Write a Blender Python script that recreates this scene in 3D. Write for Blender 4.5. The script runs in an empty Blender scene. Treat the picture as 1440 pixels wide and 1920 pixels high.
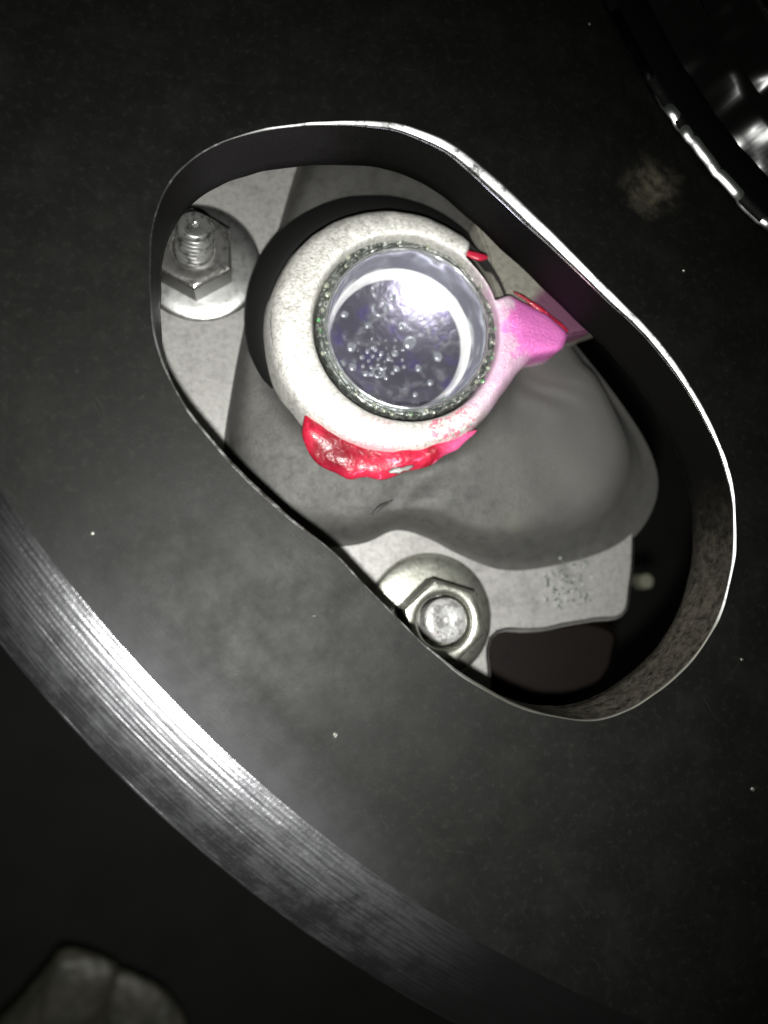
import bpy, math, random
from mathutils import Vector, Matrix, noise
from mathutils.geometry import tessellate_polygon
random.seed(7)
S = bpy.context.scene
C = S.collection
S.unit_settings.system = 'METRIC'
S.unit_settings.scale_length = 0.01            # one unit is one centimetre
# ------------------------------------------------------------ camera
D, F = 13.9, 1390.0                            # height above the disc (cm); focal length in photo pixels
zc = Vector((0.1748, 0.0885, 1.0)).normalized()
xc = (Vector((1, 0, 0)) - zc * zc.x).normalized()
yc = zc.cross(xc)
M = Matrix((xc, yc, zc))
cam = bpy.data.cameras.new('camera')
camo = bpy.data.objects.new('camera', cam); C.objects.link(camo)
camo.matrix_world = Matrix.Translation((0, 0, D)) @ M.to_4x4()
cam.sensor_fit = 'HORIZONTAL'; cam.sensor_width = 36.0; cam.lens = 36.0 * F / 1440.0
cam.clip_start = 0.1; cam.clip_end = 300
cam.dof.use_dof = True; cam.dof.focus_distance = 15.2; cam.dof.aperture_fstop = 0.095
S.camera = camo

def P(px, py, z=0.0):
    """photo pixel seen on the plane at height z"""
    d = M @ Vector(((px - 720) / F, -(py - 960) / F, -1.0))
    t = (z - D) / d.z
    return Vector((d.x * t, d.y * t, z))
def RW(px, py, r, z):
    a = (P(px + r, py, z) - P(px - r, py, z)).length; b = (P(px, py + r, z) - P(px, py - r, z)).length
    return (a + b) / 4
# ------------------------------------------------------------ light: a phone lamp beside the lens, dark room
S.view_settings.view_transform = 'Standard'; S.view_settings.look = 'None'
S.view_settings.exposure = 0; S.view_settings.gamma = 1
W = bpy.data.worlds.new('World'); S.world = W; W.use_nodes = True
bg = W.node_tree.nodes['Background']; bg.inputs[0].default_value = (0.9, 1.0, 0.8, 1); bg.inputs[1].default_value = 0.025
lp = P(490, 1215, 0)
ld = bpy.data.lights.new('phone_lamp', 'SPOT'); lo = bpy.data.objects.new('phone_lamp', ld); C.objects.link(lo)
ld.energy = 29000; ld.shadow_soft_size = 0.22; ld.spot_size = math.radians(112); ld.spot_blend = 1.0; ld.color = (1.0, 1.0, 0.965)
lo.location = (lp.x, lp.y, D - 0.4)
aim = P(400, 1130, 0)
lo.rotation_euler = (aim - lo.location).to_track_quat('-Z', 'Y').to_euler()

# ------------------------------------------------------------ helpers
def thing(name, label, cat, loc, group=None):
    o = bpy.data.objects.new(name, None); C.objects.link(o); o.location = loc
    o.empty_display_size = 0.5
    o['label'] = label; o['category'] = cat
    if group: o['group'] = group
    return o
def obj(name, V, Fc, mat, parent=None, smooth=True, loc=None, flat_faces=()):
    off = Vector(parent.location) if parent else (Vector(loc) if loc is not None else Vector((0, 0, 0)))
    me = bpy.data.meshes.new(name)
    me.from_pydata([tuple(Vector(v) - off) for v in V], [], Fc); me.update()
    if smooth: me.polygons.foreach_set('use_smooth', [True] * len(me.polygons))
    for i in flat_faces: me.polygons[i].use_smooth = False
    me.materials.append(mat)
    o = bpy.data.objects.new(name, me); C.objects.link(o)
    if parent: o.parent = parent
    else: o.location = off
    return o
def tag(o, label, cat, group=None):
    o['label'] = label; o['category'] = cat
    if group: o['group'] = group
    return o
def rows(R, closed=True, cap0=False, cap1=False):
    """skin a list of equally long point rows"""
    V = [p for r in R for p in r]; n = len(R[0]); Fc = []
    for i in range(len(R) - 1):
        for j in range(n if closed else n - 1):
            k = (j + 1) % n
            Fc.append((i * n + j, i * n + k, (i + 1) * n + k, (i + 1) * n + j))
    if cap0: Fc.append(tuple(range(n))[::-1])
    if cap1: Fc.append(tuple((len(R) - 1) * n + j for j in range(n)))
    return V, Fc
def lathe(c, prof, n=96, jit=None, cap1=False, cap0=False):
    R = []
    for (r, z) in prof:
        row = []
        for j in range(n):
            a = 2 * math.pi * j / n
            q = Vector((c[0] + r * math.cos(a), c[1] + r * math.sin(a), z))
            if jit: q = jit(q, a, r)
            row.append(q)
        R.append(row)
    return rows(R, True, cap0, cap1)
def spline(pts, n=240):
    """closed Catmull-Rom, resampled evenly"""
    m = len(pts); out = []
    for i in range(m):
        a, b, c_, d = pts[i - 1], pts[i], pts[(i + 1) % m], pts[(i + 2) % m]
        for k in range(24):
            t = k / 24
            out.append(0.5 * ((2 * b) + (c_ - a) * t + (2 * a - 5 * b + 4 * c_ - d) * t * t + (3 * b - a - 3 * c_ + d) * t ** 3))
    L = [0]
    for i in range(len(out)): L.append(L[-1] + (out[(i + 1) % len(out)] - out[i]).length)
    res = []; j = 0
    for i in range(n):
        s = L[-1] * i / n
        while L[j + 1] < s: j += 1
        u = (s - L[j]) / max(1e-9, L[j + 1] - L[j])
        res.append(out[j].lerp(out[(j + 1) % len(out)], u))
    return res
def loop_normals(L):
    """unit normals pointing out of a closed loop"""
    n = len(L); N = []
    area = sum(L[i].x * L[(i + 1) % n].y - L[(i + 1) % n].x * L[i].y for i in range(n))
    sg = 1 if area > 0 else -1
    for i in range(n):
        t = (L[(i + 1) % n] - L[i - 1]); N.append(Vector((t.y * sg, -t.x * sg, 0)).normalized())
    return N
def prism(pts, z0, z1, bev=0.05, name='part', mat=None, parent=None, rough=0.0, n=160, sm=True):
    """rounded solid from a closed outline (world xy), top at z1"""
    L = spline(pts, n) if sm else [Vector(p) for p in pts]
    N = loop_normals(L); R = []
    for o_, z in [(0, z0), (0, z1 - bev), (-bev * .3, z1 - bev * .3), (-bev, z1)]:
        row = []
        for p, q in zip(L, N):
            w = noise.noise(Vector((p.x * 2, p.y * 2, z * 3))) * rough
            row.append(Vector((p.x, p.y, z)) + q * (o_ + w))
        R.append(row)
    V, Fc = rows(R)
    b = 3 * len(L)
    tri = tessellate_polygon([[Vector((v.x, v.y, 0)) for v in R[-1]]])
    fl = len(Fc)
    for t in tri:
        a_, b_, c_ = [R[-1][k] for k in t]
        s = (b_ - a_).cross(c_ - a_).z
        Fc.append(tuple(b + k for k in (t if s > 0 else t[::-1])))
    return obj(name, V, Fc, mat, parent, True, flat_faces=range(fl, len(Fc)))
def blob(pts_rows, name, mat, parent=None, loc=None):
    V, Fc = rows(pts_rows, True, True, True)
    return obj(name, V, Fc, mat, parent, loc=loc)
def ellipsoid(c, r, nu=10, nv=7, rot=0, jit=0, half=False):
    V = []; Fc = []
    vs = nv
    for i in range(vs + 1):
        th = math.pi * i / vs * (0.5 if half else 1)
        for j in range(nu):
            a = 2 * math.pi * j / nu
            x, y, z = r[0] * math.sin(th) * math.cos(a), r[1] * math.sin(th) * math.sin(a), r[2] * math.cos(th)
            k = 1 + jit * noise.noise(Vector((x * 9 / max(r), y * 9 / max(r), z * 9 / max(r) + c[0] * 7)) * .35)
            x, y = x * math.cos(rot) - y * math.sin(rot), x * math.sin(rot) + y * math.cos(rot)
            V.append(Vector((c[0] + x * k, c[1] + y * k, c[2] + z * k)))
    for i in range(vs):
        for j in range(nu):
            k = (j + 1) % nu
            Fc.append((i * nu + j, (i + 1) * nu + j, (i + 1) * nu + k, i * nu + k))
    return V, Fc
# ------------------------------------------------------------ materials
class Mat:
    def __init__(s, name, col, rough, metal=0, spec=0.5, coat=0, **kw):
        s.m = bpy.data.materials.new(name); s.m.use_nodes = True
        s.n = s.m.node_tree.nodes; s.l = s.m.node_tree.links
        s.b = s.n['Principled BSDF']
        s.b.inputs['Base Color'].default_value = (*col, 1); s.b.inputs['Roughness'].default_value = rough
        s.b.inputs['Metallic'].default_value = metal; s.b.inputs['Specular IOR Level'].default_value = spec
        s.b.inputs['Coat Weight'].default_value = coat; s.b.inputs['Coat Roughness'].default_value = 0.08
        s.tc = s.n.new('ShaderNodeTexCoord'); s.nrm = None
        s.col = s.n.new('ShaderNodeRGB'); s.col.outputs[0].default_value = (*col, 1); s.cout = s.col.outputs[0]
        s.geo = s.n.new('ShaderNodeNewGeometry'); s.pos = s.geo.outputs['Position']
    def noise(s, scale, detail=4, rough=0.6, vec=None, dist=0):
        t = s.n.new('ShaderNodeTexNoise'); t.inputs['Scale'].default_value = scale; t.inputs['Detail'].default_value = detail
        t.inputs['Roughness'].default_value = rough; t.inputs['Distortion'].default_value = dist
        s.l.new(vec or s.pos, t.inputs['Vector']); return t.outputs['Fac']
    def ramp(s, f, a, b, lo=0.0, hi=1.0):
        t = s.n.new('ShaderNodeMapRange'); t.interpolation_type = 'SMOOTHSTEP'; s.l.new(f, t.inputs['Value'])
        for k, v in zip(('From Min', 'From Max', 'To Min', 'To Max'), (a, b, lo, hi)): t.inputs[k].default_value = v
        return t.outputs['Result']
    def math(s, op, a, b=None):
        t = s.n.new('ShaderNodeMath'); t.operation = op
        for i, v in enumerate((a, b)):
            if v is None: continue
            if isinstance(v, (int, float)): t.inputs[i].default_value = v
            else: s.l.new(v, t.inputs[i])
        return t.outputs[0]
    def mix(s, fac, col):
        t = s.n.new('ShaderNodeMix'); t.data_type = 'RGBA'
        s.l.new(fac, t.inputs['Factor']); s.l.new(s.cout, t.inputs['A']); t.inputs['B'].default_value = (*col, 1)
        s.cout = t.outputs['Result']; s.l.new(s.cout, s.b.inputs['Base Color']); return s
    def set(s, sock, f): s.l.new(f, s.b.inputs[sock]); return s
    def bump(s, f, strength, dist=0.02):
        t = s.n.new('ShaderNodeBump'); t.inputs['Strength'].default_value = strength; t.inputs['Distance'].default_value = dist
        s.l.new(f, t.inputs['Height'])
        if s.nrm: s.l.new(s.nrm, t.inputs['Normal'])
        s.nrm = t.outputs['Normal']; s.l.new(s.nrm, s.b.inputs['Normal']); return s
    def near(s, c, r0, r1, nz=0.0, nscale=2.0):
        """1 inside r0 of point c, 0 beyond r1, edge broken by noise"""
        t = s.n.new('ShaderNodeVectorMath'); t.operation = 'DISTANCE'; s.l.new(s.pos, t.inputs[0]); t.inputs[1].default_value = c
        d = t.outputs['Value']
        if nz: d = s.math('ADD', d, s.math('MULTIPLY', s.math('SUBTRACT', s.noise(nscale, 5), 0.5), nz))
        return s.ramp(d, r0, r1, 1, 0)

HC = P(1970, -250, 0)                            # centre of the disc
def polar(m):
    """(radius, angle) of a point about the disc centre"""
    sep = m.n.new('ShaderNodeSeparateXYZ'); m.l.new(m.pos, sep.inputs[0])
    dx = m.math('SUBTRACT', sep.outputs[0], HC.x); dy = m.math('SUBTRACT', sep.outputs[1], HC.y)
    r = m.math('SQRT', m.math('ADD', m.math('MULTIPLY', dx, dx), m.math('MULTIPLY', dy, dy)))
    a = m.math('ARCTAN2', dy, m.math('MULTIPLY', dx, -1.0))
    return r, a, sep
def xyz(m, a, b, c=0.0):
    t = m.n.new('ShaderNodeCombineXYZ')
    for i, v in enumerate((a, b, c)):
        if isinstance(v, (int, float)): t.inputs[i].default_value = v
        else: m.l.new(v, t.inputs[i])
    return t.outputs[0]

RF = (P(500, 1480, 0) - HC).length               # radius of the face
# disc face: dull black, smudged, with a glow painted in beside the rim
m = Mat('blackened_steel', (0.0038, 0.0038, 0.0033), 0.46, 0.0, 0.15)
r, a, sep = polar(m)
m.mix(m.ramp(m.noise(1.1, 6, 0.65), 0.42, 0.75), (0.0068, 0.0067, 0.0060))
m.mix(m.ramp(m.noise(6, 6, 0.75), 0.5, 0.75), (0.0115, 0.0113, 0.0105))
scr = m.noise(1.0, 2, 0.5, xyz(m, m.math('MULTIPLY', m.math('ADD', sep.outputs[0], m.math('MULTIPLY', sep.outputs[1], 0.6)), 30.0), m.math('SUBTRACT', m.math('MULTIPLY', sep.outputs[0], 0.5), m.math('MULTIPLY', sep.outputs[1], 0.7))))
m.mix(m.math('MULTIPLY', m.ramp(scr, 0.70, 0.76), 0.3), (0.03, 0.03, 0.028))
rim_glow = m.math('MULTIPLY', m.ramp(m.math('ADD', r, m.math('MULTIPLY', m.noise(1.6, 5), 1.0)), RF - 0.7, RF + 1.0), m.near(P(430, 1370, 0), 1.0, 5.5, 1.0, 1.0))  # pale patch: the glow near the rim highlight, put into the colour
m.mix(m.math('MULTIPLY', rim_glow, 0.6), (0.05, 0.05, 0.055))
q = P(1222, 352, 0)
m.mix(m.math('MULTIPLY', m.near(q, 0.0, 0.8, 0.9, 2.2), m.ramp(m.noise(3, 5), 0.25, 0.75)), (0.11, 0.10, 0.07))
m.set('Roughness', m.math('ADD', m.math('MULTIPLY', m.noise(0.9, 6, 0.7), 0.40), 0.34))
m.bump(m.noise(1.2, 4, 0.5), 0.16, 0.03); m.bump(m.noise(28, 4, 0.7), 0.45, 0.006)
m.bump(m.noise(2.0, 3, 0.6, xyz(m, m.math('MULTIPLY', m.math('ADD', sep.outputs[0], sep.outputs[1]), 14.0), m.math('SUBTRACT', sep.outputs[0], sep.outputs[1]))), 0.12, 0.008)
m.mix(m.math('MULTIPLY', m.ramp(m.noise(22, 3, 0.8), 0.68, 0.74), 0.5), (0.035, 0.035, 0.032))
m.bump(m.noise(7, 3, 0.5, xyz(m, m.math('MULTIPLY', r, 5.0), m.math('MULTIPLY', a, 8.0))), 0.18, 0.01)
FACE = m.m
# slot wall: smooth and oily above, rough and dusty low on the right
m = Mat('slot_wall_metal', (0.0035, 0.0035, 0.003), 0.3, 0.0, 0.06)
dust = m.near(P(1290, 1330, -0.8), 2.0, 5.0, 1.6, 2.2)
m.mix(m.math('MULTIPLY', dust, m.ramp(m.noise(5, 6, 0.75), 0.25, 0.7)), (0.10, 0.09, 0.072))
m.mix(m.math('MULTIPLY', m.near(P(480, 290, -0.8), 0.8, 2.6, 1.0), 0.4), (0.03, 0.027, 0.03))
m.set('Roughness', m.math('ADD', m.math('MULTIPLY', dust, 0.2), 0.55))
m.bump(m.noise(6, 5, 0.7), 0.5, 0.03); m.bump(m.noise(22, 4), 0.4, 0.01)
WALL = m.m
m = Mat('worn_edge_metal', (0.8, 0.81, 0.81), 0.2, 1.0)
m.set('Roughness', m.math('ADD', m.math('MULTIPLY', m.near(P(1080, 480), 4.0, 7.0), -0.32), 0.52))
m.mix(m.math('MULTIPLY', m.near(P(400, 420), 1.5, 3.5), 0.95), (0.04, 0.038, 0.036))  # these mixes darken the edge by place, highlight fade put into the colour
m.mix(m.math('MULTIPLY', m.near(P(1150, 1330), 2.5, 4.0), 0.8), (0.13, 0.125, 0.08))
m.mix(m.math('MULTIPLY', m.near(P(560, 980), 3.0, 4.6), m.ramp(m.noise(1.8, 4, 0.7), 0.35, 0.6)), (0.10, 0.095, 0.07))
m.mix(m.ramp(m.noise(4, 5, 0.7), 0.50, 0.66), (0.22, 0.22, 0.22))
m.bump(m.noise(5, 3, 0.6), 0.12, 0.02)
EDGE = m.m
# turned rim
m = Mat('turned_rim_steel', (0.52, 0.52, 0.545), 0.30, 0.95)
r, a, sep = polar(m)
st = m.noise(1.0, 3, 0.6, xyz(m, m.math('MULTIPLY', r, 19.0), m.math('MULTIPLY', a, 34.0)))
big = m.noise(1.4, 5, 0.7)
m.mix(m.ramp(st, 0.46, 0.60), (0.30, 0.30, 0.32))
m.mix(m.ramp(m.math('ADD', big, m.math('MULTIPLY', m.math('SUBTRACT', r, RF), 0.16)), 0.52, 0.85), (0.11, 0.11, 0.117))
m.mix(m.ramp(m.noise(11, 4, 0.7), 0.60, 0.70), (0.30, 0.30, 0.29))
mk = m.near(P(420, 1410, -.3), 2.2, 6.8, 1.2, 0.7)  # rim colour darkens away from its highlight, the falloff painted in
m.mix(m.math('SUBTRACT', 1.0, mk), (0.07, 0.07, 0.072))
m.set('Roughness', m.math('ADD', m.math('MULTIPLY', big, 0.30), 0.15))
m.bump(m.math('MULTIPLY', st, mk), 0.45, 0.02); m.bump(m.noise(14, 4, 0.7), 0.45, 0.012)
m.b.inputs['Anisotropic'].default_value = 0.7; m.b.inputs['Anisotropic Rotation'].default_value = 0.25
tg = m.n.new('ShaderNodeTangent'); tg.direction_type = 'RADIAL'; tg.axis = 'Z'; m.l.new(tg.outputs[0], m.b.inputs['Tangent'])
RIM = m.m
m = Mat('wet_black_metal', (0.02, 0.02, 0.02), 0.16, 0.9, 0.5, 0.6)
m.b.inputs['Base Color'].default_value = (0.8, 0.81, 0.81, 1)
m.mix(m.ramp(m.noise(1.2, 3), 0.57, 0.60), (0.012, 0.012, 0.012))
m.bump(m.noise(1.0, 1, 0.4), 0.35, 0.12)
WET = m.m

def cast(name, col, dark, rough=0.5, metal=0.2, bs=0.5, pink=None, sc=8):
    m = Mat(name, col, rough, metal)
    m.mix(m.ramp(m.noise(sc, 6, 0.75), 0.40, 0.72), dark)
    if pink: pink(m)
    m.set('Roughness', m.math('ADD', m.math('MULTIPLY', m.noise(6, 4), 0.3), rough - 0.15))
    m.bump(m.noise(16, 5, 0.7), bs, 0.02); m.bump(m.noise(50, 3, 0.7), bs * .6, 0.006)
    return m.m
FLANGE = cast('blasted_aluminium', (0.27, 0.264, 0.25), (0.17, 0.167, 0.163), 0.5, 0.25, 0.35, lambda m: m.mix(m.math('MULTIPLY', m.ramp(m.noise(1.1, 6, 0.7), 0.48, 0.75), 0.7), (0.10, 0.097, 0.087)))
def bodystain_glints(m):
    m.mix(m.math('MULTIPLY', m.ramp(m.noise(0.8, 4, 0.6), 0.5, 0.75), 0.6), (0.06, 0.058, 0.05))
    for q_ in ((958, 972), (945, 825)):  # soft highlights painted as pale yellowish spots
        m.mix(m.math('MULTIPLY', m.near(P(*q_, -3.1), 0.0, 0.5, 0.2, 2.0), 0.5), (0.12, 0.117, 0.085))
    m.mix(m.math('MULTIPLY', m.near(P(1100, 800, -3.1), 1.0, 3.6, 1.0, 1.2), 0.8), (0.10, 0.098, 0.093))  # paler over the right lobe
BODY = cast('dark_casting_skin', (0.06, 0.059, 0.055), (0.036, 0.035, 0.033), 0.6, 0.1, 0.55, bodystain_glints, 3)
def ringstain(m):
    f = m.near(P(990, 660, -1.9), 1.0, 2.6, 2.2, 3.0)
    m.mix(m.math('MULTIPLY', f, 0.75), (0.88, 0.50, 0.74))
    m.mix(m.math('MULTIPLY', m.near(P(1045, 605, -1.9), 0.95, 1.35, 1.3, 3.0), 1.0), (0.90, 0.22, 0.64))
    f = m.near(P(690, 870, -1.9), 0.3, 1.35, 0.9, 3.5)
    m.mix(m.math('MULTIPLY', f, 0.55), (0.85, 0.30, 0.40))
    f = m.math('MULTIPLY', m.near(P(850, 800, -1.9), 0.35, 0.95, 0.5, 5), m.ramp(m.noise(6, 4, 0.6, None, 1.5), 0.5, 0.6))
    m.mix(f, (0.75, 0.22, 0.30))
RING = cast('pale_machined_ring', (0.78, 0.765, 0.72), (0.38, 0.365, 0.33), 0.42, 0.45, 1.2, ringstain, 9)
def ribstain(m):
    f = m.near(P(1060, 600, -2.3), 0.75, 1.05, 0.2, 4)
    m.mix(f, (0.13, 0.05, 0.09))
RIB = cast('cream_cast_rib', (0.26, 0.25, 0.21), (0.15, 0.145, 0.12), 0.5, 0.2, 0.7, ribstain, 7)
def pinkmat(name, c0, c1, c2, sc):
    m = Mat(name, c0, 0.25, 0, 0.5, 0.5)
    m.mix(m.ramp(m.noise(sc, 5, 0.6, None, 1.0), 0.42, 0.60), c1)
    m.mix(m.ramp(m.noise(sc * 1.7, 4, 0.6, None, 2.0), 0.60, 0.72), c2)
    m.b.inputs['Subsurface Weight'].default_value = 0.25; m.b.inputs['Subsurface Radius'].default_value = (0.3, 0.05, 0.08)
    m.b.inputs['Subsurface Scale'].default_value = 0.2
    m.bump(m.noise(4, 3, 0.5, None, 0.8), 0.6, 0.06)
    return m
RED = pinkmat('red_paint', (0.46, 0.018, 0.05), (0.24, 0.006, 0.015), (0.72, 0.12, 0.24), 1.1)
RED.mix(RED.near(P(628, 850, -2.0), 0.15, 0.85, 0.3, 3), (0.16, 0.004, 0.012)); RED.mix(RED.near(P(870, 835, -2.1), 0.1, 0.8, 0.4, 3), (0.62, 0.10, 0.25))
RED.b.inputs['Coat Weight'].default_value = 0.1; RED.b.inputs['Roughness'].default_value = 0.36; RED.b.inputs['Specular IOR Level'].default_value = 0.35; RED = RED.m
PINK = pinkmat('magenta_paint', (0.86, 0.20, 0.66), (0.90, 0.42, 0.80), (0.70, 0.05, 0.30), 1.4).m
m = Mat('washer_steel', (0.72, 0.72, 0.71), 0.36, 1.0)
m.mix(m.ramp(m.noise(5, 5, 0.7), 0.45, 0.75), (0.36, 0.35, 0.32)); m.bump(m.noise(12, 4), 0.25, 0.012)
WASH = m.m
m = Mat('yellow_zinc_steel', (0.60, 0.60, 0.53), 0.3, 0.95)
m.mix(m.ramp(m.noise(6, 5, 0.7), 0.45, 0.75), (0.30, 0.30, 0.24)); m.bump(m.noise(10, 4), 0.3, 0.015)
ZINC = m.m
m = Mat('nut_steel', (0.55, 0.54, 0.52), 0.27, 0.95)
m.mix(m.ramp(m.noise(7, 4, 0.7), 0.45, 0.7), (0.25, 0.25, 0.23)); m.bump(m.noise(16, 4), 0.3, 0.01)
NUT = m.m
m = Mat('stud_steel', (0.44, 0.44, 0.43), 0.42, 0.5)
m.mix(m.ramp(m.noise(8, 5, 0.7), 0.5, 0.75), (0.4, 0.38, 0.38)); m.bump(m.noise(12, 4), 0.7, 0.02); m.mix(m.ramp(m.noise(4, 4, 0.7), 0.5, 0.6), (0.22, 0.21, 0.21))
STUD = m.m
m = Mat('dull_stud_steel', (0.46, 0.46, 0.45), 0.3, 0.85); m.mix(m.ramp(m.noise(6, 4), 0.45, 0.7), (0.12, 0.12, 0.11)); SDULL = m.m
m = Mat('polished_cup', (0.74, 0.76, 0.79), 0.25, 0.9)
m.bump(m.noise(0.8, 2, 0.5), 0.9, 0.35)
CUP = m.m
m = Mat('violet_window', (0.20, 0.19, 0.245), 0.30, 0.82, 0.5, 0.0)
m.mix(m.ramp(m.noise(2.2, 6, 0.7, None, 0.8), 0.50, 0.64), (0.40, 0.40, 0.45))
m.mix(m.ramp(m.noise(2.0, 4, 0.6), 0.52, 0.7), (0.20, 0.17, 0.36))
m.bump(m.noise(4, 5, 0.65, None, 1.5), 0.35, 0.035)
WIND = m.m
m = Mat('droplet_gloss', (0.22, 0.23, 0.26), 0.2, 0.3, 0.5, 0.6); DROP = m.m
m = Mat('dark_wet_seal', (0.10, 0.11, 0.10), 0.16, 0.6, 0.5, 0.5)
m.mix(m.ramp(m.noise(9, 3), 0.5, 0.62), (0.35, 0.36, 0.34)); m.bump(m.noise(13, 3, 0.6), 0.9, 0.05)
SEAL = m.m
m = Mat('green_glint', (0.32, 0.34, 0.27), 0.12, 0.3, 0.5, 0.6)
m.mix(m.ramp(m.noise(2.5, 2), 0.56, 0.6), (0.10, 0.40, 0.12)); GLINT = m.m
DARK = Mat('dark_oily_metal', (0.02, 0.02, 0.019), 0.5).m
m = Mat('brown_oily_casting', (0.006, 0.0035, 0.0025), 0.6, 0, 0.15); m.mix(m.ramp(m.noise(2, 4), 0.5, 0.7), (0.003, 0.003, 0.003)); BROWN = m.m
m = Mat('olive_grey_metal', (0.05, 0.047, 0.032), 0.5, 0.1); m.mix(m.ramp(m.noise(0.9, 5, 0.7), 0.4, 0.7), (0.025, 0.025, 0.02)); m.bump(m.noise(1, 4), 0.5, 0.2); OLIVE = m.m
m = Mat('black_floor', (0.008, 0.008, 0.007), 0.8); m.mix(m.ramp(m.noise(0.3, 5), 0.4, 0.7), (0.004, 0.004, 0.004)); FLOOR = m.m
m = Mat('stamped_metal', (0.55, 0.58, 0.55), 0.3, 0.5); m.mix(m.ramp(m.noise(9, 2), 0.45, 0.55), (0.16, 0.18, 0.17)); MARK = m.m
m = Mat('pale_speck', (0.2, 0.2, 0.18), 0.3, 0.6); SPECK = m.m

# ------------------------------------------------------------ setting: the dark floor far below
V = []; Fc = []
n = 12
for i in range(n + 1):
    for j in range(n + 1):
        V.append((-90 + 180 * i / n, -90 + 180 * j / n, -34 + 0.5 * noise.noise(Vector((i, j, 0)))))
for i in range(n):
    for j in range(n):
        Fc.append((i * (n + 1) + j, (i + 1) * (n + 1) + j, (i + 1) * (n + 1) + j + 1, i * (n + 1) + j + 1))
g = obj('ground', V, Fc, FLOOR); g['kind'] = 'structure'

# ------------------------------------------------------------ the slotted disc
disc = thing('slotted_disc', 'wide black metal disc in front, with an oblong slot and a bright turned rim', 'disc', (HC.x, HC.y, -1.9))
slot_px = [(283,500),(288,420),(318,345),(375,290),(450,255),(540,238),(640,232),(735,240),(805,263),(870,303),(960,385),(1050,470),(1130,548),(1210,625),(1270,700),(1320,780),(1355,860),(1374,940),(1376,1020),(1366,1095),(1340,1170),(1295,1238),(1240,1290),(1175,1330),(1110,1350),(1040,1342),(960,1315),(880,1270),(800,1210),(700,1112),(620,1030),(540,965),(440,870),(370,790),(320,710),(293,630),(283,560)]
NS = 560
SL = spline([P(x, y, 0) for x, y in slot_px], NS)
for i, p in enumerate(SL):
    SL[i] = p + Vector((noise.noise(p * 1.3), noise.noise(p * 1.3 + Vector((9, 0, 0))), 0)) * 0.02
SN = loop_normals(SL)
TH = 1.55
def er(p):                                       # width of the worn edge
    f = noise.noise(p * 0.45 + Vector((3, 1, 0))) * .5 + .5
    g_ = noise.noise(p * 3.0) * .25
    b_ = (noise.noise(p * 1.1) * .03)
    w_ = math.exp(-((p - P(905, 335)).length / 2.6) ** 2) * .15 + math.exp(-((p - P(1150, 570)).length / 3.2) ** 2) * .10
    c_ = math.exp(-((p - P(1300, 1000)).length / 5.0) ** 2) * .02
    l_ = (math.exp(-((p - P(470, 890)).length / 1.3) ** 2) + math.exp(-((p - P(900, 1290)).length / 1.0) ** 2)) * .035
    return max(0.008, 0.018 + 0.02 * f * f + 0.03 * g_ + b_ * .6 + w_ + c_ + l_)
prof = []
for u_, v_ in ((1.0, 0), (.93, .015), (.82, .07), (.55, .22), (.3, .38), (.12, .52), (.03, .68), (0, .9)):
    prof.append([Vector((p.x, p.y, -er(p) * v_)) + q * er(p) * u_ for p, q in zip(SL, SN)])
E0 = prof[0]
V, Fc = rows(prof)
obj('slot_edge', V, Fc, EDGE, disc)
w = []
for z in (None, -0.3, -0.6, -0.9, -1.2, -TH + 0.06, -TH):
    row = []
    for p, q, e in zip(SL, SN, prof[-1]):
        zz = e.z if z is None else z
        d_ = 0 if z is None else 0.02 * noise.noise(Vector((p.x * 2, p.y * 2, zz * 4)))
        if z == -TH: d_ += 0.06
        row.append(Vector((p.x, p.y, zz)) + q * d_)
    w.append(row)
BE = [[a_.lerp(b_, t) + Vector((0, 0, -0.003)) - q * .004 for a_, b_, q in zip(w[-2], w[-1], SN)] for t in (0, .5, .92)]
# underside skirt
w.append([Vector((p.x, p.y, -TH)) + q * 1.2 for p, q in zip(SL, SN)])
V, Fc = rows(w)
obj('slot_wall', V, Fc, WALL, disc)
m = Mat('back_edge_metal', (0.16, 0.155, 0.13), 0.4, 0.6); m.mix(m.ramp(m.noise(2.5, 5, 0.8), 0.46, 0.58), (0.02, 0.02, 0.018))
V, Fc = rows(BE); obj('slot_back_edge', V, Fc, m.m, disc)
NC = 720
def arc(r, z): return [Vector((HC.x + r * math.cos(2 * math.pi * j / NC), HC.y + r * math.sin(2 * math.pi * j / NC), z)) for j in range(NC)]
outer = arc(RF, 0)
HUBR = (P(1300, 290, 0) - HC).length
loops = [outer, E0[::-1], arc(HUBR, 0)[::-1]]
flat = [v for L in loops for v in L]
tri = tessellate_polygon([[Vector((v.x, v.y, 0)) for v in L] for L in loops])
Fc = []
for t in tri:
    s = (flat[t[1]] - flat[t[0]]).cross(flat[t[2]] - flat[t[0]]).z
    if abs(s) > 1e-9: Fc.append(t if s > 0 else t[::-1])
obj('face_plate', flat, Fc, FACE, disc, smooth=False)
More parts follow.
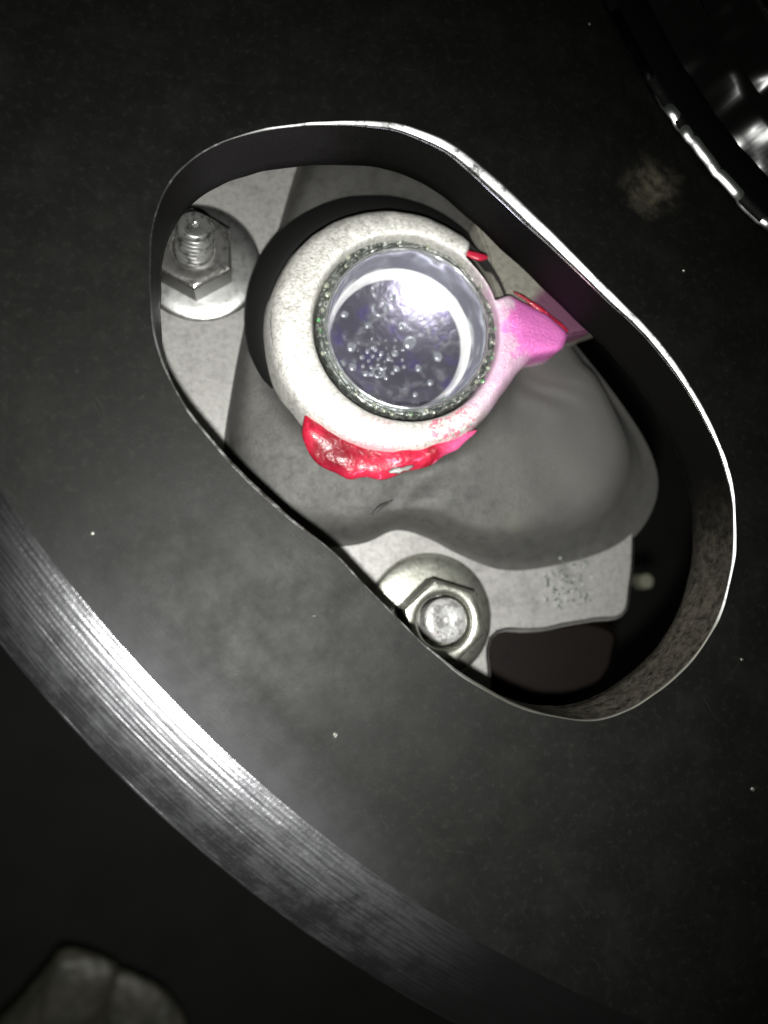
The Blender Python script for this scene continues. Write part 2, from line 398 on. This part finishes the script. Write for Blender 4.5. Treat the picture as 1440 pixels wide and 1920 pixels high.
# bevelled rim with turned grooves
ZB = -0.72
RB = sum((P(x, y, ZB) - HC).length for x, y in ((60, 1290), (400, 1600), (800, 1880))) / 3
R = []
steps = 120
def rimrow(r, z, amp):
    row = []
    for j in range(NC * 2):
        a_ = math.pi * j / NC
        c_, s_ = math.cos(a_), math.sin(a_)
        k = noise.noise(Vector((r * 7, a_ * 22, 0))) * amp
        row.append(Vector((HC.x + r * c_, HC.y + r * s_, z + k)))
    return row
R.append(rimrow(RF, 0.0, 0)); R.append(rimrow(RF + 0.02, 0.002, 0.004)); R.append(rimrow(RF + 0.05, -0.012, 0.006))
for i in range(1, steps + 1):
    t = i / steps
    rr = RF + 0.05 + (RB - RF - 0.05) * t
    zz = -0.012 + (ZB + 0.012) * (0.15 * t + 0.85 * t * t)
    gv = 0.006 * math.cos((t + .03 * noise.noise(Vector((t * 6, 0, 0)))) * math.pi * 2 * 17) * (.25 + .75 * abs(noise.noise(Vector((t * 11, 4, 0)))) * 2) * (1 if t < 0.85 else 0.3)
    R.append(rimrow(rr, zz + gv, 0.004 + 0.008 * t))
R.append(rimrow(RB + 0.01, ZB + 0.00, 0.03)); R.append(rimrow(RB + 0.06, ZB - 0.05, 0.015)); R.append(rimrow(RB + 0.06, ZB - 0.12, 0.006)); R.append(rimrow(RB + 0.02, -1.9, 0)); R.append(rimrow(RF - 2, -1.9, 0))
V, Fc = rows([r_[::-1] for r_ in R])
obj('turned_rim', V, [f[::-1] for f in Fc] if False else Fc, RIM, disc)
# raised hub
hp = [(HUBR, 0), (HUBR - 0.02, 0.10), (HUBR - 0.14, 0.19), (HUBR - 0.20, 0.21), (HUBR - 0.8, 0.21), (HUBR - 0.9, 0.16), (HUBR - 0.98, 0.0)]
def hj(q, a_, r_):
    return q + Vector((0, 0, 0.02 * noise.noise(q * 1.5))) + (q - HC).normalized() * 0.03 * noise.noise(Vector((a_ * 40, 0, 0)))
m = Mat('hub_step_metal', (0.003, 0.003, 0.003), 0.5, 0.0, 0.1); m.bump(m.noise(3, 4), 0.4, 0.04); HUBM = m.m
V, Fc = lathe(HC, hp, 720, hj)
obj('hub_step', V, Fc, HUBM, disc)
ep = [(HUBR + 0.012, 0.085), (HUBR - 0.01, 0.12), (HUBR - 0.06, 0.165), (HUBR - 0.11, 0.203), (HUBR - 0.16, 0.215)]
def hj2(q, a_, r_):
    q = hj(q, a_, r_); k = noise.noise(Vector((a_ * 17, 3, 0))) + .4 * noise.noise(Vector((a_ * 60, 1, 0)))
    q.z -= 0.05 * max(0, min(1, (-0.02 - k) / .12))
    return q
V, Fc = lathe(HC, ep, 720, hj2)
m = Mat('hub_edge_metal', (0.8, 0.81, 0.81), 0.22, 1.0)
m.mix(m.math('SUBTRACT', 1.0, m.near(P(1330, 315), 1.2, 2.0, 0.3)), (0.015, 0.015, 0.015)); m.bump(m.noise(5, 3, 0.6), 0.12, 0.02)  # edge blackened outside its highlight, the fade put into the colour
obj('hub_step_edge', V, Fc, m.m, disc)
def cj(q, a_, r_):
    k = noise.noise(Vector((a_ * 13, r_ * 1.0, 2))) * .10 + noise.noise(Vector((a_ * 30, r_ * 2.0, 5))) * .022
    return q + Vector((0, 0, k)) + (q - HC).normalized() * k * .5
r0 = HUBR - 0.95
cp = [(r0, 0.0), (r0 - .04, .04), (r0 - .15, .13), (r0 - .3, .26), (r0 - .45, .385), (r0 - .6, .51), (r0 - .66, .53), (r0 - .74, .4), (r0 - .8, .2), (r0 - .9, .15), (r0 - 1.0, .22), (r0 - 1.15, .345), (r0 - 1.3, .47), (r0 - 1.45, .6), (r0 - 1.6, .7), (r0 - 2.0, .6), (r0 - 2.2, .1), (r0 - 4.5, 0.0), (r0 - 4.6, -1.9)]
cp = [(a_, b_ * 1.18) for a_, b_ in cp]
V, Fc = lathe(HC, cp, 720, cj)
obj('hub_collar', V, Fc, WET, disc)

# ------------------------------------------------------------ the casting behind the slot
ZF = -4.0
hc = P(745, 615, ZF)
housing = thing('gear_housing', 'pale grey cast metal housing seen through the slot, with a thick ring boss', 'housing', (hc.x, hc.y, ZF - 1.0))
fl = [(-60,100),(420,60),(700,200),(900,420),(1060,640),(1150,800),(1185,900),(1192,985),(1188,1080),(1172,1155),(1105,1168),(1010,1186),(925,1198),(905,1330),(700,1400),(300,1200),(0,900)]
prism([P(x, y, ZF) for x, y in fl], ZF - 1.0, ZF, 0.12, 'flange', FLANGE, housing, 0.03, 260)
# body: a swelling lofted from its foot on the flange up to the ring
foot_px = [(455,640),(438,740),(428,850),(460,950),(540,1005),(620,1015),(690,1008),(740,985),(800,1000),(860,1030),(940,1055),(1040,1042),(1130,1012),(1180,968),(1206,900),(1190,830),(1135,740),(1060,640),(985,540),(920,420),(860,330),(760,270),(660,255),(580,290),(548,365),(520,450),(478,540)]
NB = 240
foot = spline([P(x, y, ZF) for x, y in foot_px], NB)
rc = P(745, 617, -2.0); rr0 = RW(745, 617, 232, -2.0)
a0 = math.atan2(foot[0].y - rc.y, foot[0].x - rc.x)
# match by arc order
cen = rc
def ang(p): return math.atan2(p.y - cen.y, p.x - cen.x)
fa = sorted(foot, key=ang)
la, lb = P(735, 965, -3.1), P(880, 852, -3.1)
R = []
for (t, z) in [(-0.06, -2.0), (0.0, -2.35), (0.06, -2.75), (0.14, -2.95), (0.26, -3.03), (0.4, -3.08), (0.55, -3.13), (0.68, -3.2), (0.78, -3.3), (0.86, -3.45), (0.92, -3.64), (0.97, -3.84), (1.02, -3.96), (1.10, -4.02)]:
    row = []
    for p in fa:
        b = ang(p); top = Vector((cen.x + rr0 * math.cos(b), cen.y + rr0 * math.sin(b), 0))
        q = top.lerp(Vector((p.x, p.y, 0)), t); q.z = z
        q += Vector((0, 0, 1)) * 0.10 * noise.noise(q * 0.9) * (1 if 0.1 < t < 0.95 else 0)
        k = ((q.x - la.x) * (lb.y - la.y) - (q.y - la.y) * (lb.x - la.x)) / (lb - la).length   # seam between the two lobes
        k = max(0, min(1, k / .35 + .5)); q.z += .28 * k * k * (3 - 2 * k) * (1 if .1 < t < .8 else 0)
        row.append(q)
    R.append(row)
for k in range(3):                                # soften radial kinks
    for row in R:
        row[:] = [(row[i - 1] + row[i] * 2 + row[(i + 1) % NB]) / 4 for i in range(NB)]
V, Fc = rows(R)
obj('housing_body', V, [f[::-1] for f in Fc], BODY, housing)
# ring boss
ZR = -1.85
ic = P(766, 612, ZR); ri = RW(766, 612, 173, ZR)
oc = P(745, 614, ZR); ro = RW(745, 614, 232, ZR)
NR = 256
def ringrow(t, z, amp=0.02):
    """t 0 outer edge, 1 bore edge"""
    row = []
    for j in range(NR):
        a_ = 2 * math.pi * j / NR
        c_ = oc.lerp(ic, t); r_ = ro + (ri - ro) * t
        dg = math.degrees(a_) % 360
        nt = 0.0
        b = (dg if dg < 180 else dg - 360) - 3.0
        ext = 0
        if -34 < b < 19:
            if b >= -1: ext = (1 - (b + 1) / 20) ** 1.15
            elif b > -5: ext = 1 - 0.02 * (-1 - b)
            elif b > -12: ext = .92 - .62 * (lambda k: k * k * (3 - 2 * k))((-5 - b) / 7)
            else: ext = .30 * (1 - (-12 - b) / 22) ** 2
            r_ += 1.28 * ext * max(0, min(1, (0.85 - t) / 0.85))
        if 20 < dg < 52 and t < 1.2:
            nt = min(1, (dg - 20) / 3, (52 - dg) / 5)
            nt = nt * nt * (3 - 2 * nt) * max(0, min(1, (0.86 - t) / 0.1))
        if ext > 0 and -0.01 <= t < .5: z_ = z + (-1.93 - z) * min(1, ext * 1.6) * .75
        else: z_ = z
        q = Vector((c_.x + r_ * math.cos(a_), c_.y + r_ * math.sin(a_), z_ - 0.95 * nt))
        q.x += amp * noise.noise(q * 2.2); q.y += amp * noise.noise(q * 2.2 + Vector((5, 0, 0))); q.z += amp * noise.noise(q * 3)
        row.append(q)
    return row
R = [ringrow(-0.16, -3.2), ringrow(-0.10, -2.6, .03), ringrow(-0.05, -2.32, .035), ringrow(0.0, -2.15, .035), ringrow(0.07, -2.02, .03), ringrow(0.18, -1.93, .03), ringrow(0.32, -1.87, .03), ringrow(0.5, -1.85, .025), ringrow(0.65, -1.85, .02), ringrow(0.80, -1.86), ringrow(0.88, -1.88, .012),
     ringrow(0.93, -1.90, .01), ringrow(0.965, -1.96, .008), ringrow(0.985, -2.05, .004), ringrow(1.0, -2.15, 0), ringrow(1.02, -2.9, 0), ringrow(1.02, -3.6, 0)]
V, Fc = rows(R)
obj('ring_boss', V, Fc, RING, housing)
# added black crescent standing in for shade at the ring's upper left
SHADE = Mat('black_shade', (0.005, 0.005, 0.005), 0.7, 0, 0.2).m
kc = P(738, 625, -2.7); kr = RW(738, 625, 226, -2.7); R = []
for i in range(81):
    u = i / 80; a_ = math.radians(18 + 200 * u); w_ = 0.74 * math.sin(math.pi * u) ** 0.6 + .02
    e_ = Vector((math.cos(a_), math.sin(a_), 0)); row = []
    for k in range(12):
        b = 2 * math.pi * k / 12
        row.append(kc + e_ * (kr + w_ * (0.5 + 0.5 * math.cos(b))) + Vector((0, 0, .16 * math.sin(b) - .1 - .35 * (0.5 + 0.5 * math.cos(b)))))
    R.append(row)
blob(R, 'shade_collar', SHADE, housing)
# rib and lug on the right of the ring
prism([P(x, y, -2.35) for x, y in [(900,400),(1000,380),(1180,560),(1120,615),(1080,628),(1060,628),(1000,600),(940,560),(915,480)]], -3.6, -2.35, 0.06, 'rib', RIB, housing, 0.03)
# stamped mark: a patch of small raised dots and dashes, illegible
V = []; Fc = []
rnd = random.Random(3)
for i in range(9):
    for j in range(10):
        if rnd.random() < 0.42: continue
        x = 1025 + i * 10 + rnd.uniform(-6, 6); y = 1052 + j * 10 + rnd.uniform(-6, 6)
        if abs(x - 1068) + abs(y - 1098) > 78: continue
        v, f = ellipsoid(P(x, y, ZF + 0.01), (rnd.uniform(.025, .045), rnd.uniform(.04, .09), 0.09), 8, 3, rnd.uniform(-.3, .3), 0, True)
        f = [tuple(k + len(V) for k in t) for t in f]; V += v; Fc += f
sm_ = obj('stamped_mark', V, Fc, MARK, housing); sm_['kind'] = 'stuff'
# dark brown foot below the flange
prism([P(x, y, -6.5) for x, y in [(880,1180),(1000,1170),(1110,1160),(1160,1190),(1140,1270),(1060,1330),(900,1350),(860,1260)]], -9, -6.5, 0.2, 'housing_foot', BROWN, housing, 0.05)

# ------------------------------------------------------------ recessed round window in the ring
wc = P(765, 616, -2.3)
win = thing('round_window', 'round mirror-bright cup with a spotted violet bottom, set inside the pale ring', 'window', (wc.x, wc.y, -3.3))
rs = RW(766, 612, 170, -2.2); cs = P(766, 612, -2.2)
def sj(q, a_, r_):
    k = noise.noise(Vector((math.cos(a_) * 9, math.sin(a_) * 9, r_ * 6))) * .05 + noise.noise(Vector((math.cos(a_) * 24, math.sin(a_) * 24, r_ * 9))) * .04
    return q + Vector((0, 0, k))
V, Fc = lathe(cs, [(rs + .02, -2.5), (rs, -2.22), (rs - .03, -2.15), (rs - .08, -2.12), (rs - .12, -2.15), (rs - .15, -2.22), (rs - .18, -2.20), (rs - .22, -2.16), (rs - .25, -2.2), (rs - .27, -2.4)], 256, sj)
obj('seal_ring', V, Fc, SEAL, win)
rcup = rs - .27
V, Fc = lathe(P(766, 615, -2.1), [(rcup + .05, -2.5), (rcup + .04, -2.12), (rcup + .02, -2.08), (rcup - .01, -2.07), (rcup - .035, -2.1), (rcup - .045, -2.16)], 192)
obj('cup_lip', V, Fc, CUP, win)
bc = P(743, 646, -3.1); rb = RW(743, 646, 122, -3.1)
c0 = P(766, 615, -2.1)
mc = P(751, 636, -2.78); rm = RW(751, 636, 133, -2.78)
m = Mat('bright_inner_bevel', (0.95, 0.95, 0.94), 0.28, 0.2); m.bump(m.noise(0.9, 2), 0.7, 0.3)
R = []
for k in range(9):
    t = k / 8; c_ = mc.lerp(bc, t); r_ = rm * (1 - t) + rb * t; z_ = -2.78 - .32 * t + .04 * math.sin(math.pi * t)
    R.append([Vector((c_.x + r_ * math.cos(2 * math.pi * j / 160), c_.y + r_ * math.sin(2 * math.pi * j / 160), z_)) for j in range(160)])
V, Fc = rows(R)
obj('inner_bevel', V, Fc, m.m, win)
R = []
for k in range(25):
    t = k / 24
    c_ = c0.lerp(mc, t); r_ = (rcup - .04) * (1 - t) + rm * t; z_ = -2.12 - 0.66 * (t ** 1.3)
    R.append([Vector((c_.x + r_ * math.cos(2 * math.pi * j / 160), c_.y + r_ * math.sin(2 * math.pi * j / 160), z_)) for j in range(160)])
V, Fc = rows(R)
obj('cup_wall', V, Fc, CUP, win)
R = []
for k in range(17):
    t = 1 - k / 16 * 0.999
    R.append([Vector((bc.x + rb * t * math.cos(2 * math.pi * j / 96), bc.y + rb * t * math.sin(2 * math.pi * j / 96), -3.1 - 0.38 * (1 - t * t))) for j in range(96)])
V, Fc = rows(R, cap1=True)
obj('window_bottom', V, Fc, WIND, win)
def bz(p): 
    t2 = ((p.x - bc.x) ** 2 + (p.y - bc.y) ** 2) / rb ** 2
    return -3.1 - 0.38 * (1 - t2)
dm = None
ring_m = bpy.data.meshes.new('droplet_ring')
_R = [[Vector(((1 + .34 * math.cos(b)) * math.cos(a), (1 + .34 * math.cos(b)) * math.sin(a), .3 * math.sin(b))) for a in [2 * math.pi * j / 18 for j in range(18)]] for b in [2 * math.pi * k / 7 for k in range(8)]]
V, Fc = rows(_R); ring_m.from_pydata([tuple(v) for v in V], [], Fc); ring_m.materials.append(DROP); ring_m.polygons.foreach_set('use_smooth', [True] * len(ring_m.polygons))
for (x, y, r_) in [(712,580,15),(644,594,8),(658,652,11),(710,698,12),(700,650,6),(785,690,9),(742,660,8),(730,670,6),(745,690,7),(777,742,6),(686,702,6),(770,640,14),(820,670,12),(755,610,10),(690,610,8),(660,690,9),(640,685,8),(805,720,8),(735,560,8)] + [(715 + 55 * math.cos(k * 2.4) * (k / 34) ** .6, 668 + 42 * math.sin(k * 2.4) * (k / 34) ** .6, 2.2 + (k * 7 % 5) * .7) for k in range(34)]:
    p = P(x, y, -3.35)
    if dm is None:
        V, Fc = ellipsoid((0, 0, 0), (1, 1, .45), 14, 5, half=True)
        me = bpy.data.meshes.new('droplet'); me.from_pydata([tuple(v) for v in V], [], Fc); me.materials.append(DROP)
        me.polygons.foreach_set('use_smooth', [True] * len(me.polygons)); dm = me
    o = bpy.data.objects.new('droplet', ring_m if r_ >= 9 and (x + y) % 5 else dm); C.objects.link(o); o.parent = win
    o.location = Vector((p.x, p.y, bz(p))) - win.location
    rw = r_ * 0.0118 * .95; o.scale = (rw * random.uniform(.8, 1.3), rw, rw); o.rotation_euler = (0, 0, random.uniform(0, 3))
# tiny beads added round the seal, coloured to stand in for its glints
V = []; Fc = []
rnd = random.Random(5)
spots = [(653,483,6),(615,552,8),(612,535,6),(605,580,5),(597,600,4),(755,447,5),(720,770,5),(712,752,5),(770,778,4),(800,770,5),(915,690,5),(905,715,5)]
for k in range(46):
    a_ = rnd.uniform(0, 2 * math.pi); rr_ = rnd.uniform(150, 168)
    spots.append((766 + rr_ * math.cos(a_), 613 + rr_ * math.sin(a_), rnd.uniform(2.0, 5.0)))
for (x, y, r_) in spots:
    v, f = ellipsoid(P(x, y, -2.12), (r_ * .0115, r_ * .0115 * rnd.uniform(.7, 1.2), r_ * .009), 8, 6, rnd.uniform(0, 3), .5)
    f = [tuple(k + len(V) for k in t) for t in f]; V += v; Fc += f
be = obj('seal_glints', V, Fc, GLINT, win); be['kind'] = 'stuff'

NUTSHADE = Mat('nut_side_shade', (0.035, 0.034, 0.028), 0.5, 0.3).m  # dark coat for the nut sides, their shade put into the colour
# ------------------------------------------------------------ studs with nuts and washers
def hexrow(c, R_, z, rot, tilt=0):
    return [Vector((c[0] + R_ * math.cos(rot + math.pi / 3 * (j // 8) + 0), c[1] + R_ * math.sin(rot + math.pi / 3 * (j // 8)), z)) for j in range(48)]
def hexpts(c, R_, z, rot, n=8, circ=0.0):
    """hexagon sampled n points a side, blended toward a circle of its flats"""
    out = []
    for s in range(6):
        A = rot + math.pi / 3 * s; B = A + math.pi / 3
        for k in range(n):
            t = k / n
            x = math.cos(A) * (1 - t) + math.cos(B) * t; y = math.sin(A) * (1 - t) + math.sin(B) * t
            L = math.hypot(x, y); a_ = math.atan2(y, x)
            rr_ = L * (1 - circ) + 0.88 * circ
            out.append(Vector((c[0] + R_ * rr_ * math.cos(a_), c[1] + R_ * rr_ * math.sin(a_), z)))
    return out
def fastener(label, wpx, wr, npx, nr, rot, spx, sr, zw, nh, sl, mw, mn, ms, tilt=(0, 0), bore=0.0, bevel=.05, thread=True, tight=False):
    c = P(*wpx, zw); t = thing('stud_nut', label, 'nut', (c.x, c.y, zw - 0.2), 'nuts and washers on the housing')
    w_ = RW(*wpx, wr, zw)
    cn = P(*npx, zw + nh); N_ = RW(*npx, nr, zw + nh); cs_ = P(*spx, zw + nh + sl); s_ = RW(*spx, sr, zw + nh + sl)
    V, Fc = lathe(c, [(s_ * 1.02, zw - .2), (w_, zw - .2), (w_ + .01, zw - .15), (w_, zw - .09), (w_ - .03, zw - .05), (w_ - .09, zw - .02), (w_ * .8, zw + .03), (w_ * .5, zw + .06), (s_ * 1.02, zw + .06)], 128, lambda q, a_, r_: q + Vector((0, 0, .012 * noise.noise(q * 1.5))))
    obj('washer', V, Fc, mw, t)
    R = [hexpts(cn, N_, zw - .02, rot), hexpts(cn, N_, zw + nh - .1, rot), hexpts(cn, N_ * .985, zw + nh - .05, rot, circ=.12), hexpts(cn, N_ * .95, zw + nh - bevel * .25, rot, circ=.5), hexpts(cn, N_ * .86, zw + nh, rot, circ=1)]
    if tight:
        R[3] = hexpts(cn, N_ * .965, zw + nh - .015, rot, circ=.25); R[4] = hexpts(cn, N_ * .93, zw + nh, rot, circ=.5)
    rb_ = max(bore, s_ * 1.08)
    for (r_, z_) in ((rb_ * 1.22, 0), (rb_ * 1.05, -.02), (rb_, -.07), (rb_ * .97, -.35)):
        R.append(hexpts(cn, r_ / .88, zw + nh + z_, rot, circ=1))
    V, Fc = rows(R)
    o = obj('nut', V, Fc, mn, t)
    # sharp edges on the flats
    me = o.data
    me.polygons.foreach_set('use_smooth', [False] * len(me.polygons))
    for i in range(4 * 48, len(me.polygons)): me.polygons[i].use_smooth = True
    me.materials.append(NUTSHADE)
    for i in range(48): me.polygons[i].material_index = 1
    # stud: threaded rod
    base = Vector((cn.x, cn.y, zw + nh - .4)); top = Vector((cs_.x, cs_.y, zw + nh + sl))
    ax = top - base; L = ax.length; R = []
    e1 = ax.orthogonal().normalized(); e2 = ax.normalized().cross(e1); K = int(L / .022)
    for k in range(K + 1):
        u = k / K
        row = []
        for j in range(40):
            a_ = 2 * math.pi * j / 40
            th = 0.022 * math.cos(2 * math.pi * (u * L / .125) - a_) if thread and u < .93 else 0
            rr_ = s_ * (1 if u < .9 else 1 - (u - .9) * 1.5) + th
            row.append(base + ax * u + (e1 * math.cos(a_) + e2 * math.sin(a_)) * rr_)
        R.append(row)
    for f, dz in ((.72, .01), (.5, .005), (.25, -.01), (.16, -.02), (.12, -.09), (.02, -.16)):
        R.append([top + ax.normalized() * dz + (e1 * math.cos(2 * math.pi * j / 40) + e2 * math.sin(2 * math.pi * j / 40)) * s_ * f for j in range(40)])
    V, Fc = rows(R, cap1=True)
    st_ = obj('stud', V, Fc, ms, t)
    return t
fastener('hex nut with protruding threaded stud on a wide round washer, upper left in slot', (374,490), 113, (361,463), 80, math.radians(-90 + 3), (366,420), 35, ZF + .32, .85, .55, WASH, NUT, SDULL)
fastener('yellowish hex nut with a flush round stud end, partly hidden by the lower slot edge', (808,1158), 119, (834,1166), 82, math.radians(43), (838,1163), 42, ZF + .28, 1.0, .02, ZINC, ZINC, STUD, bore=.62, thread=False, tight=True)

# ------------------------------------------------------------ paint and grease
def smear(name, label, path, mat, seed, n=64, group='smears of red and pink paint'):
    """path: (px, py, z, half width px, height cm); a lumpy ridge following the points"""
    pts = [(P(x, y, z), RW(x, y, w_, z), h) for x, y, z, w_, h in path]
    R = []; m_ = len(pts)
    for i in range(n + 1):
        u = i / n * (m_ - 1); k = min(int(u), m_ - 2); t = u - k; t = t * t * (3 - 2 * t) * .5 + t * .5
        c_ = pts[k][0].lerp(pts[k + 1][0], t); w_ = pts[k][1] * (1 - t) + pts[k + 1][1] * t; h = pts[k][2] * (1 - t) + pts[k + 1][2] * t
        d_ = (pts[k + 1][0] - pts[k][0]); s = Vector((-d_.y, d_.x, 0)).normalized()
        e = min(1, (math.sin(math.pi * i / n) * 2.2) ** .6 + 0.02) if 0 < i < n else .02
        row = []
        for j in range(24):
            a_ = 2 * math.pi * j / 24
            q = c_ + s * w_ * math.cos(a_) * e + Vector((0, 0, 1)) * h * math.sin(a_) * e
            nz = noise.noise(q * 2.4 + Vector((seed, 0, 0))) * .20 + noise.noise(q * 6 + Vector((seed, 0, 0))) * .035
            q += (s * math.cos(a_) + Vector((0, 0, 1)) * math.sin(a_)) * nz * min(1, h * 3.5) * e
            row.append(q)
        R.append(row)
    b0 = P(path[0][0], path[0][1], path[0][2])
    # smooth cross direction
    for _ in range(2):
        R = [R[0]] + [[(a + b * 2 + c_) / 4 for a, b, c_ in zip(R[i - 1], R[i], R[i + 1])] for i in range(1, n)] + [R[n]]
    o = blob(R, name, mat, loc=b0)
    return tag(o, label, 'paint smear', group)
smear('paint_smear', 'thick glossy red smear clinging under the lower left of the pale ring', [(574,770,-2.2,12,.12),(590,805,-2.22,32,.18),(625,842,-2.28,46,.22),(680,858,-2.25,42,.22),(740,860,-2.22,32,.20),(800,852,-2.14,20,.15),(850,834,-2.1,12,.11),(895,806,-2.05,7,.06)], RED, 1)
smear('paint_smear', 'long thin red line along the top edge of the pink lug, beside the disc', [(962,547,-2.12,2,.03),(985,560,-2.12,4,.04),(1015,583,-2.13,5,.05),(1045,607,-2.14,5,.05),(1066,622,-2.16,3,.03)], RED, 4)
smear('paint_smear', 'short thin red streak at the upper right rim of the bright cup', [(868,470,-1.98,4,.04),(885,478,-1.95,7,.05),(900,482,-1.93,7,.05),(916,482,-1.95,4,.03)], RED, 8, 20)
smear('paint_smear', 'narrow red streak inside the notch on the right of the bright cup', [(936,606,-1.98,3,.03),(941,592,-1.95,5,.04),(947,576,-1.95,5,.04),(952,562,-2.0,3,.03)], RED, 12, 20)
V, Fc = ellipsoid(P(752, 880, -1.95), (.26, .07, .03), 14, 6, math.radians(12), .9)
tag(obj('paint_flake', V, Fc, FLANGE, None, loc=P(752, 880, -1.98)), 'cream flake stuck to the lower edge of the thick red smear', 'flake')
# thin dark sliver
def sliver(name, label, a_, b_, z, w_, cat):
    A = P(*a_, z); B = P(*b_, z); d_ = B - A; s = Vector((-d_.y, d_.x, 0)).normalized(); R = []
    for i in range(13):
        t = i / 12; ww = w_ * (0.12 + math.sin(math.pi * min(1, t * 1.15 + .0)) * .9) if t < .85 else w_ * (1 - t) * 2.5 + .003
        c_ = A.lerp(B, t) + s * .04 * math.sin(math.pi * t)
        R.append([c_ + s * ww * math.cos(k * math.pi / 4) + Vector((0, 0, .02 + ww * .5 * math.sin(k * math.pi / 4))) for k in range(8)])
    return tag(blob(R, name, DARK, loc=A), label, cat)
sliver('swarf_sliver', 'thin dark metal sliver lying on the housing below the red smear', (697,966), (737,938), -3.0, .045, 'metal sliver')

# ------------------------------------------------------------ grit on the disc
for (x, y, r_, lab) in [(590,1155,4,'pale grain of grit on the disc just left of the half hidden nut'),(629,1378,6,'larger pale chip on the disc above the bright rim'),(1390,1236,4,'tiny pale grain at the far right of the disc, beside the slot end'),(1411,1480,5,'tiny pale grain at the far right of the disc, below the slot'),(173,1000,4,'pale grain on the disc above the upper end of the bright rim'),(1105,45,4,'tiny grain on the black disc near the top of the photo'),(1282,507,4,'tiny grain on the disc under the hazy pale stain')]:
    c_ = P(x, y, r_ * .003)
    V, Fc = ellipsoid(c_, (r_ * .01, r_ * .0085, r_ * .006), 9, 6, x, .9)
    tag(obj('grit_grain', V, Fc, SPECK, None, loc=P(x, y, 0)), lab, 'grit', 'grains of grit on the disc')

# ------------------------------------------------------------ things far behind
c_ = P(160, 1900, -20)
br = thing('metal_bracket', 'dim olive grey metal bracket, out of focus in the bottom left corner', 'bracket', (c_.x, c_.y, -21))
def dome(pts, z0, h, name, mat, parent):
    L = spline(pts, 96); c0_ = sum(L, Vector()) / len(L); R = []
    for k in range(12):
        t = k / 11; f = math.cos(t * math.pi / 2) if k < 11 else .01
        R.append([Vector((c0_.x + (p.x - c0_.x) * f, c0_.y + (p.y - c0_.y) * f, z0 + h * math.sin(t * math.pi / 2) + .12 * noise.noise(p * f * 1.2))) for p in L])
    V, Fc = rows(R, cap1=True); return obj(name, V, Fc, mat, parent)
dome([P(x, y, -20) for x, y in [(80,1830),(110,1800),(180,1815),(215,1850),(170,1960),(60,2120),(-90,2120),(-30,1960),(30,1890)]], -21, .8, 'left_jaw', OLIVE, br)
dome([P(x, y, -20) for x, y in [(200,1850),(260,1860),(330,1920),(370,2050),(330,2150),(90,2150),(130,1980),(175,1900)]], -21.2, .7, 'right_jaw', OLIVE, br)
c_ = P(1213, 1090, -8)
pb = thing('bolt_head', 'small pale bolt head blurred in the dark gap right of the housing', 'bolt', (c_.x, c_.y, -9))
PB = cast('pale_dull_bolt', (0.16, 0.16, 0.12), (0.1, 0.1, 0.08), 0.5, 0.1, 0.4)
R = [hexpts(c_, .26, -8.5, .2), hexpts(c_, .26, -8.05, .2), hexpts(c_, .24, -8.0, .2, circ=.6)]
V, Fc = rows(R, cap1=True); obj('head', V, Fc, PB, pb, smooth=False)
V, Fc = lathe(c_, [(.13, -8.5), (.13, -10.5)], 16); obj('shank', V, Fc, DARK, pb)
